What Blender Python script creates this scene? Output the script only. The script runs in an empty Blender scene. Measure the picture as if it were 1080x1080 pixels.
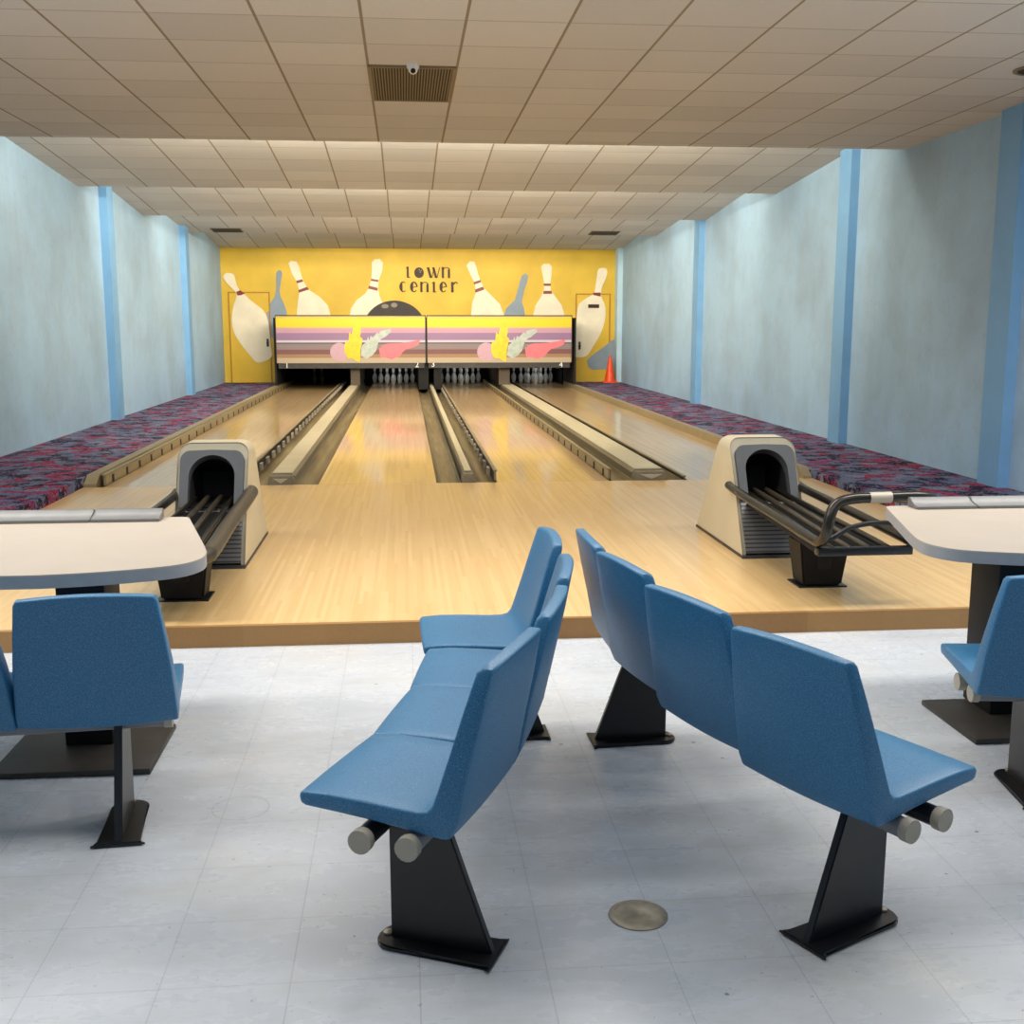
import bpy, bmesh, math, random
from mathutils import Vector, Matrix
random.seed(7)
sc = bpy.context.scene
COL = sc.collection

# ------------------------------------------------------------------ camera
F, XV, YV, CAM_H = 1190.0, 427.0, 341.0, 1.54
lane_dir = Vector((XV - 540, 540 - YV, F)).normalized()      # lane direction seen from the camera (right, up, forward)
up_dir = Vector((0, F, -(540 - YV))).normalized()
right_dir = up_dir.cross(lane_dir) * -1
if right_dir.x < 0: right_dir = -right_dir
cam_right = Vector((right_dir.x, lane_dir.x, up_dir.x))
cam_up = Vector((right_dir.y, lane_dir.y, up_dir.y))
cam_fwd = Vector((right_dir.z, lane_dir.z, up_dir.z))
cd = bpy.data.cameras.new('camera'); cam = bpy.data.objects.new('camera', cd); COL.objects.link(cam)
cd.sensor_width = 36.0; cd.sensor_fit = 'HORIZONTAL'; cd.lens = F / 1080 * 36.0
cd.clip_start = 0.05; cd.clip_end = 200
M = Matrix((cam_right, cam_up, -cam_fwd)).transposed().to_4x4()
M.translation = Vector((0, 0, CAM_H)); cam.matrix_world = M
sc.camera = cam

# ------------------------------------------------------------------ world, exposure, large lights
W = bpy.data.worlds.new('world'); sc.world = W; W.use_nodes = True
W.node_tree.nodes['Background'].inputs[0].default_value = (0.75, 0.85, 1.0, 1)
W.node_tree.nodes['Background'].inputs[1].default_value = 0.02
sc.view_settings.view_transform = 'Standard'; sc.view_settings.look = 'None'
sc.view_settings.gamma = 1.0; sc.view_settings.use_curve_mapping = False
sc.view_settings.exposure = 0.0

def area(name, loc, direction, sx, sy, power, col):
    l = bpy.data.lights.new(name, 'AREA'); l.shape = 'RECTANGLE'; l.size = sx; l.size_y = sy
    l.energy = power; l.color = col
    o = bpy.data.objects.new(name, l); COL.objects.link(o); o.location = loc
    o.rotation_euler = Vector(direction).to_track_quat('-Z', 'Y').to_euler()
    return o
WARM = (1.0, 0.92, 0.75); NEUT = (1.0, 0.97, 0.92); COOL = (0.80, 0.89, 1.0)
LIPS = [11.4, 15.4, 19.05, 22.8]
LIPZ = [3.27, 3.275, 3.245, 3.275]
for i, (d, p) in enumerate(zip(LIPS, (330, 300, 265, 92))):   # fluorescent rows hidden behind each ceiling step
    area('cove_light', (0.4, d + 0.10, LIPZ[i] + 0.13), (0, 1, 0.10 if i < 3 else -0.6), 6.6, 0.12, p, WARM)
for x in (-2.5, 3.7):                                          # recessed fluorescent fittings in the ceiling above the seating
    area('ceiling_panel_light', (x, 5.2, 3.24), (0, 0, -1), 2.4, 0.6, 108, NEUT)
area('ceiling_panel_light', (0.6, 5.95, 3.24), (0, 0, -1), 2.4, 0.5, 85, NEUT)  # unseen centre panel, added to brighten the approach
for y, p, c in ((2.9, 75, NEUT), (0.3, 8, COOL)):
    area('ceiling_panel_light', (0.5, y, 3.24), (0, 0, -1), 7.0, 0.5, p, c)
area('window_light', (0.5, -3.3, 1.9), (0, 1, -0.25), 6.5, 1.8, 10, COOL)

# ------------------------------------------------------------------ materials
def s2l(c): return tuple(((v / 255) / 12.92 if v / 255 <= 0.04045 else ((v / 255 + 0.055) / 1.055) ** 2.4) for v in c) + (1.0,)
class NT:
    def __init__(s, name, rough=0.5, metal=0.0, spec=0.5):
        s.m = bpy.data.materials.new(name); s.m.use_nodes = True; s.t = s.m.node_tree
        s.b = s.t.nodes['Principled BSDF']; s.b.inputs['Roughness'].default_value = rough
        s.b.inputs['Metallic'].default_value = metal; s.b.inputs['Specular IOR Level'].default_value = spec
    def n(s, typ, **kw):
        n = s.t.nodes.new(typ)
        for k, v in kw.items():
            if isinstance(k, str) and hasattr(n, k): setattr(n, k, v)
        return n
    def l(s, a, b): s.t.links.new(a, b)
    def pos(s): return s.n('ShaderNodeNewGeometry').outputs['Position']
    def obj(s): return s.n('ShaderNodeTexCoord').outputs['Object']
    def mapped(s, src, scale): 
        m = s.n('ShaderNodeMapping'); m.inputs['Scale'].default_value = scale; s.l(src, m.inputs['Vector']); return m.outputs[0]
    def noise(s, vec, scale, detail=3, rough=0.5, dist=0.0):
        n = s.n('ShaderNodeTexNoise'); n.inputs['Scale'].default_value = scale; n.inputs['Detail'].default_value = detail
        n.inputs['Roughness'].default_value = rough; n.inputs['Distortion'].default_value = dist
        s.l(vec, n.inputs['Vector']); return n.outputs['Fac']
    def ramp(s, fac, stops, interp='LINEAR'):
        r = s.n('ShaderNodeValToRGB'); r.color_ramp.interpolation = interp; e = r.color_ramp.elements
        while len(e) < len(stops): e.new(0.5)
        for el, (p, c) in zip(e, stops): el.position = p; el.color = c if len(c) == 4 else tuple(c) + (1,)
        s.l(fac, r.inputs[0]); return r.outputs[0]
    def mix(s, fac, a, b, mode='MIX'):
        m = s.n('ShaderNodeMix'); m.data_type = 'RGBA'; m.blend_type = mode
        for sock, v in ((m.inputs[0], fac), (m.inputs[6], a), (m.inputs[7], b)):
            if hasattr(v, 'is_linked'): s.l(v, sock)
            else: sock.default_value = v
        return m.outputs[2]
    def math(s, op, a, b=0.0, c=0.0):
        m = s.n('ShaderNodeMath'); m.operation = op
        for sock, v in zip(m.inputs, (a, b, c)):
            if hasattr(v, 'is_linked'): s.l(v, sock)
            else: sock.default_value = v
        return m.outputs[0]
    def sep(s, v):
        x = s.n('ShaderNodeSeparateXYZ'); s.l(v, x.inputs[0]); return x.outputs
    def col(s, v):
        if hasattr(v, 'is_linked'): s.l(v, s.b.inputs['Base Color'])
        else: s.b.inputs['Base Color'].default_value = v
    def bump(s, h, strength=0.2, dist=0.01):
        b = s.n('ShaderNodeBump'); b.inputs['Strength'].default_value = strength; b.inputs['Distance'].default_value = dist
        s.l(h, b.inputs['Height']); s.l(b.outputs[0], s.b.inputs['Normal'])
    def line(s, coord, period, offset, half):    # 1 on a thin line every period
        f = s.math('FRACT', s.math('DIVIDE', s.math('SUBTRACT', coord, offset), period))
        d = s.math('ABSOLUTE', s.math('SUBTRACT', f, 0.5))
        return s.math('GREATER_THAN', d, 0.5 - half / period)

def plain(name, rgb, rough=0.5, metal=0.0, var=0.06, scale=18, spec=0.5):
    t = NT(name, rough, metal, spec); c = s2l(rgb); f = t.noise(t.obj(), scale, 4)
    a = tuple(max(0, v * (1 - var)) for v in c[:3]) + (1,); b = tuple(min(1, v * (1 + var)) for v in c[:3]) + (1,)
    t.col(t.ramp(f, [(0.3, a), (0.7, b)])); return t.m
MAT = {}
def wall_mat(name, base, dirt, amt):
    t = NT(name, 0.6, spec=0.3); p = t.pos()
    big = t.noise(p, 0.9, 5, 0.6); fine = t.noise(p, 11, 6, 0.7); streak = t.noise(t.mapped(p, (3, 3, 0.35)), 2.2, 4, 0.6)
    c = t.mix(t.math('MULTIPLY', t.ramp(big, [(0.42, (0, 0, 0)), (0.68, (1, 1, 1))]), amt), s2l(base), s2l(dirt))
    c = t.mix(t.math('MULTIPLY', t.ramp(fine, [(0.55, (0, 0, 0)), (0.75, (1, 1, 1))]), amt * 0.8), c, s2l(dirt))
    c = t.mix(t.math('MULTIPLY', t.ramp(streak, [(0.45, (0, 0, 0)), (0.8, (1, 1, 1))]), 0.10), c, s2l((214, 226, 226)))
    t.col(c); t.bump(t.noise(p, 30, 5, 0.7), 0.35, 0.01); return t.m
MAT['wall'] = wall_mat('pale_blue_plaster', (166, 199, 226), (140, 158, 174), 0.5)
MAT['pilaster'] = plain('blue_pilaster_paint', (122, 170, 212), 0.55, var=0.05, scale=3, spec=0.3)
MAT['pale_pilaster'] = plain('pale_pilaster_paint', (190, 218, 232), 0.55, var=0.05, scale=3, spec=0.3)
MAT['yellow'] = plain('yellow_mural_paint', (224, 186, 66), 0.5, var=0.10, scale=1.6, spec=0.3)
MAT['door_yellow'] = plain('yellow_door_paint', (226, 186, 62), 0.45, var=0.07, scale=2.5, spec=0.3)
MAT['door_edge'] = plain('dark_yellow_frame_paint', (176, 124, 26), 0.5, var=0.08)

def ceil_mat():
    t = NT('ceiling_tile', 0.85, spec=0.15); p = t.pos(); x, y, z = t.sep(p)
    lx = t.line(x, 0.6096, -0.2245, 0.009); ly = t.line(y, 0.6096, 8.20 - 0.6096 * 13, 0.007)
    g = t.math('MAXIMUM', lx, t.math('MULTIPLY', ly, 0.6))
    wx = t.n('ShaderNodeTexWhiteNoise'); wx.noise_dimensions = '2D'
    cmb = t.n('ShaderNodeCombineXYZ')
    t.l(t.math('FLOOR', t.math('DIVIDE', t.math('ADD', x, 0.2245), 0.6096)), cmb.inputs[0])
    t.l(t.math('FLOOR', t.math('DIVIDE', t.math('SUBTRACT', y, 8.20 - 0.6096 * 13), 0.6096)), cmb.inputs[1]); t.l(cmb.outputs[0], wx.inputs[0])
    base = t.ramp(wx.outputs[0], [(0, s2l((206, 203, 197))), (1, s2l((220, 217, 211)))])
    base = t.mix(t.math('MULTIPLY', t.noise(p, 45, 3), 0.18), base, s2l((160, 148, 130)))
    t.col(t.mix(g, base, s2l((150, 136, 114)))); return t.m
MAT['ceiling'] = ceil_mat()

def floor_mat():
    t = NT('speckled_vinyl_tile', 0.28, spec=0.45); p = t.pos(); x, y, z = t.sep(p)
    lx = t.line(x, 0.3055, 0.012, 0.0016); ly = t.line(y, 0.2985, 2.489, 0.0014)
    g = t.math('MAXIMUM', lx, ly)
    cloud = t.noise(p, 1.3, 5, 0.6); sp = t.noise(p, 55, 2); wear = t.noise(t.mapped(p, (1, 2.2, 1)), 3.0, 6, 0.7)
    c = t.ramp(cloud, [(0.3, s2l((186, 192, 200))), (0.5, s2l((199, 204, 211))), (0.75, s2l((206, 206, 204)))])
    c = t.mix(t.math('MULTIPLY', t.ramp(wear, [(0.5, (0, 0, 0)), (0.72, (1, 1, 1))]), 0.35), c, s2l((160, 159, 154)))
    c = t.mix(t.ramp(sp, [(0.70, (0, 0, 0)), (0.74, (1, 1, 1))]), c, s2l((158, 161, 166)))
    vo = t.n('ShaderNodeTexVoronoi'); vo.inputs['Scale'].default_value = 6.0; t.l(p, vo.inputs['Vector'])
    r = t.n('ShaderNodeTexWhiteNoise'); t.l(vo.outputs['Position'], r.inputs[0])
    spot = t.math('MULTIPLY', t.math('LESS_THAN', vo.outputs['Distance'], t.math('MULTIPLY', r.outputs[0], 0.05)), t.math('GREATER_THAN', r.outputs[0], 0.55))
    c = t.mix(t.math('MULTIPLY', spot, 0.75), c, s2l((90, 92, 96)))
    # faint round scuff left by a pedestal
    dx = t.math('SUBTRACT', x, -0.55); dy = t.math('SUBTRACT', y, 3.495)
    rad = t.math('SQRT', t.math('ADD', t.math('MULTIPLY', dx, dx), t.math('MULTIPLY', dy, dy)))
    ring = t.math('LESS_THAN', t.math('ABSOLUTE', t.math('SUBTRACT', rad, t.math('ADD', 0.085, t.math('MULTIPLY', wear, 0.01)))), 0.0025)
    c = t.mix(t.math('MULTIPLY', ring, 0.35), c, s2l((120, 116, 108)))
    t.col(t.mix(t.math('MULTIPLY', g, 0.45), c, s2l((140, 142, 148))))
    t.l(t.ramp(wear, [(0.3, (0.16,) * 3), (0.7, (0.42,) * 3)]), t.b.inputs['Roughness'])
    return t.m
MAT['floor'] = floor_mat()

def wood_mat(name, tones, rough, coat, width=0.022):
    t = NT(name, rough, spec=0.5); p = t.pos(); x, y, z = t.sep(p)
    ix = t.math('FLOOR', t.math('DIVIDE', x, width)); w = t.n('ShaderNodeTexWhiteNoise'); w.noise_dimensions = '1D'; t.l(ix, w.inputs['W'])
    seg = t.math('FLOOR', t.math('ADD', t.math('DIVIDE', y, 1.15), t.math('MULTIPLY', w.outputs[0], 7.3)))
    w2 = t.n('ShaderNodeTexWhiteNoise'); w2.noise_dimensions = '2D'; cm = t.n('ShaderNodeCombineXYZ'); t.l(ix, cm.inputs[0]); t.l(seg, cm.inputs[1]); t.l(cm.outputs[0], w2.inputs[0])
    grain = t.noise(t.mapped(p, (60, 2.0, 60)), 1.0, 4, 0.6)
    f = t.math('ADD', t.math('MULTIPLY', w2.outputs[0], 0.62), t.math('MULTIPLY', grain, 0.38))
    cl = t.noise(p, 0.8, 3)
    c = t.ramp(f, [(0.12, s2l(tones[0])), (0.5, s2l(tones[1])), (0.9, s2l(tones[2]))])
    c = t.mix(t.math('MULTIPLY', cl, 0.2), c, s2l(tones[3]))
    t.col(c); t.b.inputs['Coat Weight'].default_value = coat; t.b.inputs['Coat Roughness'].default_value = 0.07
    return t
MAT['approach'] = wood_mat('maple_approach_boards', ((211, 173, 116), (220, 184, 128), (228, 194, 141), (216, 176, 116)), 0.34, 0.25).m
MAT['lane'] = wood_mat('glossy_lane_boards', ((184, 150, 106), (198, 167, 122), (208, 180, 138), (198, 160, 104)), 0.3, 0.6).m
MAT['riser'] = wood_mat('worn_step_edge', ((146, 106, 58), (164, 122, 70), (176, 134, 82), (140, 100, 54)), 0.45, 0.1, 0.4).m

def carpet_mat():
    t = NT('patterned_carpet', 0.95, spec=0.1); p = t.pos()
    d1 = t.n('ShaderNodeTexVoronoi'); d1.inputs['Scale'].default_value = 7.0; d1.inputs['Randomness'].default_value = 1.0
    warp = t.n('ShaderNodeVectorMath'); warp.operation = 'ADD'
    nz = t.n('ShaderNodeTexNoise'); nz.inputs['Scale'].default_value = 9; t.l(p, nz.inputs['Vector'])
    sc_ = t.n('ShaderNodeVectorMath'); sc_.operation = 'SCALE'; sc_.inputs[3].default_value = 0.16; t.l(nz.outputs['Color'], sc_.inputs[0])
    t.l(p, warp.inputs[0]); t.l(sc_.outputs[0], warp.inputs[1]); t.l(warp.outputs[0], d1.inputs['Vector'])
    rnd = t.n('ShaderNodeTexWhiteNoise'); t.l(d1.outputs['Position'], rnd.inputs[0])
    c = t.ramp(rnd.outputs[0], [(0, s2l((40, 36, 58))), (0.20, s2l((158, 40, 72))), (0.34, s2l((104, 112, 142))), (0.62, s2l((48, 42, 66))), (0.72, s2l((136, 56, 98))), (0.84, s2l((128, 132, 154)))], 'CONSTANT')
    n2 = t.noise(p, 26, 3, 0.6, 1.2)
    c = t.mix(t.ramp(n2, [(0.57, (0, 0, 0)), (0.61, (1, 1, 1))]), c, s2l((36, 32, 50)))
    c = t.mix(t.ramp(t.noise(p, 19, 2, 0.5, 2.0), [(0.56, (0, 0, 0)), (0.60, (1, 1, 1))]), c, s2l((112, 118, 140)))
    t.col(c); t.bump(t.noise(p, 160, 2), 0.5, 0.006); return t.m
MAT['carpet'] = carpet_mat()

def seat_mat():
    t = NT('flecked_blue_seat_shell', 0.44, spec=0.5); p = t.obj()
    sp = t.noise(p, 380, 2, 0.6); cl = t.noise(p, 5, 3)
    c = t.ramp(sp, [(0.28, s2l((28, 88, 130))), (0.5, s2l((44, 112, 156))), (0.70, s2l((84, 150, 188)))])
    c = t.mix(t.math('MULTIPLY', cl, 0.25), c, s2l((46, 100, 144))); t.col(c); t.bump(sp, 0.06, 0.002); return t.m
MAT['seat'] = seat_mat()
MAT['black'] = plain('black_powder_coat', (22, 22, 25), 0.32, var=0.15)
MAT['dull_black'] = plain('dull_black', (12, 11, 11), 0.7, var=0.1)
MAT['tube'] = plain('dark_bronze_black_tube', (46, 42, 36), 0.25, 0.4, var=0.1)
MAT['worn_tube'] = plain('worn_brown_grey_tube', (66, 59, 48), 0.35, 0.2, var=0.12)
MAT['column'] = plain('satin_black_column', (26, 25, 25), 0.55, var=0.12, spec=0.25)
MAT['grey_cap'] = plain('grey_plastic_cap', (168, 161, 146), 0.5)
MAT['rail_grey'] = plain('grey_rail_paint', (120, 122, 128), 0.4)
MAT['base'] = plain('dark_base_plate', (50, 46, 42), 0.45, var=0.15)
MAT['laminate'] = plain('cream_laminate', (186, 174, 160), 0.4, var=0.03, scale=6)
MAT['table_edge'] = plain('grey_table_edge', (160, 160, 162), 0.45)
MAT['alu'] = plain('brushed_aluminium', (130, 130, 130), 0.45, 0.6, var=0.05)
MAT['cream'] = plain('cream_enamel_shell', (214, 202, 172), 0.35, var=0.03, scale=4)
MAT['lip'] = plain('beige_grey_shell_edge', (142, 136, 120), 0.5, var=0.04, spec=0.25)
MAT['hood_grey'] = plain('grey_metallic_frame', (74, 76, 79), 0.55, 0.0, var=0.04, spec=0.2)
def grille_mat():
    t = NT('ribbed_grey_panel', 0.45, 0.3); z = t.sep(t.pos())[2]
    l = t.line(z, 0.024, 0.0, 0.004); t.col(t.mix(l, s2l((112, 112, 112)), s2l((58, 58, 58)))); return t.m
MAT['grille'] = grille_mat()
def gutter_mat():
    t = NT('worn_olive_gutter', 0.42, spec=0.4); f = t.noise(t.mapped(t.pos(), (14, 0.7, 14)), 1.0, 5, 0.65)
    t.col(t.ramp(f, [(0.3, s2l((84, 74, 54))), (0.5, s2l((120, 107, 78))), (0.72, s2l((150, 138, 108)))])); return t.m
MAT['gutter'] = gutter_mat()
MAT['cap'] = plain('cream_division_cap', (200, 189, 160), 0.4, var=0.05, scale=4)
MAT['cap_grey'] = plain('grey_cap_end', (122, 112, 90), 0.45, var=0.12)
MAT['rail_tan'] = plain('tan_bumper_board', (146, 131, 100), 0.4, var=0.06, scale=6)
MAT['rail_dark'] = plain('dark_bumper_back', (40, 33, 26), 0.5, var=0.15)
MAT['bracket_pale'] = plain('pale_bracket', (176, 164, 146), 0.45)
MAT['pin'] = plain('white_pin', (236, 236, 230), 0.25, var=0.03)
MAT['pin_dim'] = plain('shaded_pin', (120, 112, 70), 0.5, var=0.1)  # darkened pin colour: the gloom of the leftmost pin deck is painted in
MAT['red'] = plain('dark_red_paint', (128, 34, 30), 0.45)
MAT['mural_white'] = plain('off_white_mural_paint', (240, 228, 204), 0.5, var=0.07, scale=3, spec=0.3)
MAT['mural_grey'] = plain('blue_grey_mural_paint', (142, 156, 170), 0.5, var=0.08, scale=3, spec=0.3)
MAT['mural_ball'] = plain('charcoal_mural_paint', (58, 50, 46), 0.5, var=0.15, scale=3, spec=0.3)
MAT['mural_hole'] = plain('grey_hole_paint', (140, 132, 118), 0.5, spec=0.3)  # flat grey for the painted finger holes
MAT['ink'] = plain('dark_brown_lettering', (58, 34, 22), 0.5, spec=0.3)
MAT['pit'] = plain('black_pit_lining', (16, 14, 12), 0.8)
MAT['post'] = plain('brown_pit_post', (84, 70, 54), 0.6)
MAT['white'] = plain('white_tag', (235, 235, 232), 0.4, var=0.02)
MAT['orange'] = plain('orange_cone_plastic', (255, 84, 34), 0.4, var=0.04)
MAT['steel'] = plain('tarnished_steel', (150, 142, 126), 0.5, 0.45, var=0.25, scale=40)
MAT['vent_dark'] = plain('dark_vent_void', (54, 46, 34), 0.8)
MAT['vent_slat'] = plain('dull_bronze_slat', (128, 112, 86), 0.5)
MAT['pk_ball'] = plain('mauve_graphic', (184, 146, 160), 0.4, var=0.05)
MAT['pk_yellow'] = plain('yellow_graphic', (226, 184, 20), 0.4, var=0.12, scale=9)
MAT['pk_grey'] = plain('pale_grey_graphic', (168, 176, 166), 0.4, var=0.14, scale=12)
MAT['pk_pink'] = plain('pink_graphic', (214, 108, 118), 0.4, var=0.08, scale=9)
def stripes_mat():
    t = NT('striped_mask_graphic', 0.35, spec=0.4); z = t.sep(t.pos())[2]
    T = 1.701; k = 1.002 / 297; zf = lambda y: T - (y - 78) * k
    rows = [(375, (174, 155, 131)), (345, (174, 155, 131)), (322, (150, 116, 84)), (292, (116, 76, 76)), (256, (128, 112, 112)), (247, (84, 74, 76)),
            (233, (186, 176, 188)), (187, (138, 106, 138)), (158, (178, 134, 150)), (150, (190, 160, 110)), (98, (226, 186, 24)), (84, (198, 172, 70))]
    st = [((zf(y) - 0.68) / 1.04, c) for y, c in rows]
    stops = [(0.0, s2l(rows[0][1]))]
    for i in range(1, len(rows)): stops.append((max(0, (zf(rows[i - 1][0]) - 0.68) / 1.04 if i == 0 else (zf(rows[i][0] + 0) - 0.68) / 1.04 - 0.0), s2l(rows[i][1])))
    # each band runs upward from the row where it starts
    stops = [(0.0, s2l(rows[0][1]))]
    for i in range(1, len(rows)):
        lower = rows[i - 1][0] if i > 1 else 345
        stops.append(((zf(rows[i - 1][0] if i > 1 else 345) - 0.68) / 1.04, s2l(rows[i][1] if i > 0 else rows[0][1])))
    f = t.n('ShaderNodeMapRange'); f.inputs[1].default_value = 0.68; f.inputs[2].default_value = 1.72; t.l(z, f.inputs[0])
    t.col(t.ramp(f.outputs[0], stops, 'CONSTANT')); return t.m
MAT['stripes'] = stripes_mat()

# ------------------------------------------------------------------ helpers
def link_mesh(name, bm, mats, parent=None, smooth=None):
    me = bpy.data.meshes.new(name); bmesh.ops.recalc_face_normals(bm, faces=bm.faces[:]); bm.to_mesh(me); bm.free()
    for m in (mats if isinstance(mats, (list, tuple)) else [mats]): me.materials.append(MAT[m] if isinstance(m, str) else m)
    if smooth is not None:
        for p in me.polygons: p.use_smooth = True
        me.set_sharp_from_angle(angle=math.radians(smooth))
    o = bpy.data.objects.new(name, me); COL.objects.link(o)
    if parent: o.parent = parent; o.matrix_parent_inverse = parent.matrix_basis.inverted()
    return o
def tag(o, label, cat, group=None):
    o['label'] = label; o['category'] = cat
    if group: o['group'] = group
    return o
def thing(name, label, cat, loc=(0, 0, 0), group=None):
    o = bpy.data.objects.new(name, None); COL.objects.link(o); o.location = loc; o.empty_display_size = 0.1
    return tag(o, label, cat, group)
def struct(o): o['kind'] = 'structure'; return o
def box(bm, x0, x1, y0, y1, z0, z1, bevel=0.0, seg=2):
    vs = [bm.verts.new((x, y, z)) for x in (x0, x1) for y in (y0, y1) for z in (z0, z1)]
    fs = [bm.faces.new([vs[i] for i in q]) for q in ((0, 1, 3, 2), (4, 6, 7, 5), (0, 4, 5, 1), (2, 3, 7, 6), (0, 2, 6, 4), (1, 5, 7, 3))]
    if bevel:
        es = list({e for f in fs for e in f.edges}); bmesh.ops.bevel(bm, geom=es, offset=bevel, segments=seg, affect='EDGES', profile=0.5)
def prism(bm, pts, axis, a, b, bevel=0.0, seg=2):   # polygon pts extruded from a to b along axis (0 x, 1 y, 2 z)
    def P(p, h):
        if axis == 0: return (h, p[0], p[1])
        if axis == 1: return (p[0], h, p[1])
        return (p[0], p[1], h)
    A = [bm.verts.new(P(p, a)) for p in pts]; B = [bm.verts.new(P(p, b)) for p in pts]; n = len(pts)
    fs = [bm.faces.new(A), bm.faces.new(B[::-1])]
    for i in range(n): fs.append(bm.faces.new((A[i], A[(i + 1) % n], B[(i + 1) % n], B[i])))
    if bevel:
        es = list({e for f in fs[:2] for e in f.edges}); bmesh.ops.bevel(bm, geom=es, offset=bevel, segments=seg, affect='EDGES')
    return fs
def smooth_path(pts, n=8, closed=False):
    P = [Vector(p) for p in pts]; out = []
    m = len(P)
    for i in range(m if closed else m - 1):
        p0 = P[i - 1] if (closed or i > 0) else P[0] * 2 - P[1]; p1 = P[i]; p2 = P[(i + 1) % m]
        p3 = P[(i + 2) % m] if (closed or i + 2 < m) else P[-1] * 2 - P[-2]
        for k in range(n):
            t = k / n
            out.append(0.5 * ((2 * p1) + (p2 - p0) * t + (2 * p0 - 5 * p1 + 4 * p2 - p3) * t * t + (3 * p1 - p0 - 3 * p2 + p3) * t ** 3))
    if not closed: out.append(P[-1])
    return out
def tube(bm, path, r, seg=12, caps=True):
    path = [Vector(p) for p in path]; rings = []; prev = None
    for i, p in enumerate(path):
        t = (path[min(i + 1, len(path) - 1)] - path[max(i - 1, 0)]).normalized()
        if prev is None:
            a = Vector((0, 0, 1)) if abs(t.z) < 0.9 else Vector((1, 0, 0)); u = t.cross(a).normalized()
        else: u = (prev - t * prev.dot(t)).normalized()
        prev = u; v = t.cross(u)
        rings.append([bm.verts.new(p + (u * math.cos(2 * math.pi * k / seg) + v * math.sin(2 * math.pi * k / seg)) * r) for k in range(seg)])
    for a, b in zip(rings, rings[1:]):
        for k in range(seg): bm.faces.new((a[k], a[(k + 1) % seg], b[(k + 1) % seg], b[k]))
    if caps: bm.faces.new(rings[0]); bm.faces.new(rings[-1][::-1])
def lathe(bm, prof, loc=(0, 0, 0), seg=24, mat_of=None):
    rings = []
    for r, z in prof:
        rings.append([bm.verts.new((loc[0] + r * math.cos(2 * math.pi * k / seg), loc[1] + r * math.sin(2 * math.pi * k / seg), loc[2] + z)) for k in range(seg)])
    for i, (a, b) in enumerate(zip(rings, rings[1:])):
        for k in range(seg):
            f = bm.faces.new((a[k], a[(k + 1) % seg], b[(k + 1) % seg], b[k]))
            if mat_of: f.material_index = mat_of(0.5 * (prof[i][1] + prof[i + 1][1]))
    bm.faces.new(rings[0][::-1]); bm.faces.new(rings[-1])
def obj_box(name, dims, mat, parent=None, bevel=0.0, seg=2):
    bm = bmesh.new(); box(bm, *dims, bevel=bevel, seg=seg); return link_mesh(name, bm, mat, parent, 35 if bevel else None)
def obj_poly(name, pts, y0, y1, mat, parent=None):
    bm = bmesh.new(); prism(bm, pts, 1, y0, y1); return link_mesh(name, bm, mat, parent)

# ------------------------------------------------------------------ room shell
XL, XR, YB, Y0 = -4.15, 5.05, 26.7, -4.0
ZL = 0.105                     # lane and approach level
FOUL, STEP = 10.2, 5.36
struct(obj_box('floor', (XL - .2, XR + .2, Y0, YB + 2.4, -0.2, 0.0), 'floor'))
struct(obj_box('wall_left', (XL - .2, XL, Y0, YB + .2, 0.0, 4.0), 'wall'))
struct(obj_box('wall_right', (XR, XR + .2, Y0, YB + .2, 0.0, 4.0), 'wall'))
struct(obj_box('wall_front', (XL, XR, Y0 - .2, Y0, 0.0, 4.0), 'wall'))
bm = bmesh.new()               # painted end wall with the opening for the pin decks
PX0, PX1, PZ = -2.78, 3.72, 1.66
for d in ((XL, PX0, YB, YB + .2, 0, 4.0), (PX1, XR, YB, YB + .2, 0, 4.0), (PX0, PX1, YB, YB + .2, PZ, 4.0)): box(bm, *d)
wall_back = struct(link_mesh('wall_back', bm, 'yellow'))
# stepped ceiling: every bay slopes down towards the lanes and ends in a drop that hides its lights
edges = [(Y0, LIPS[0], 3.335, LIPZ[0])]
for i in range(3): edges.append((LIPS[i] + .02, LIPS[i + 1], LIPZ[i] + 0.30, LIPZ[i + 1]))
edges.append((LIPS[3] + .02, YB, LIPZ[3] + 0.28, 3.235))
bm = bmesh.new()
for k, (a, b, za, zb) in enumerate(edges):
    prism(bm, [(a, za), (b, zb), (b, zb + .02), (a, za + .02)], 0, XL, XR)
    if k < 4: box(bm, XL, XR, b, b + .02, zb, zb + .42)
ceiling = struct(link_mesh('ceiling', bm, 'ceiling'))
struct(obj_box('ceiling', (XL - .2, XR + .2, Y0 - .2, YB + .2, 4.0, 4.1), 'ceiling'))

tn = 1
def trim(dims, mat, bevel=0.0):
    global tn
    o = struct(obj_box('trim_%d' % tn, dims, mat, bevel=bevel)); tn += 1; return o
for y in (16.4, 22.0, 9.6): trim((XL, XL + .11, y, y + .32, 0.0, 3.98), 'pilaster')
for y in (19.1, 12.55, 9.0): trim((XR - .10, XR, y, y + .34, 0.0, 3.98), 'pilaster')
trim((XR - .12, XR, YB - .34, YB, 0.0, 3.98), 'pale_pilaster')

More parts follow.
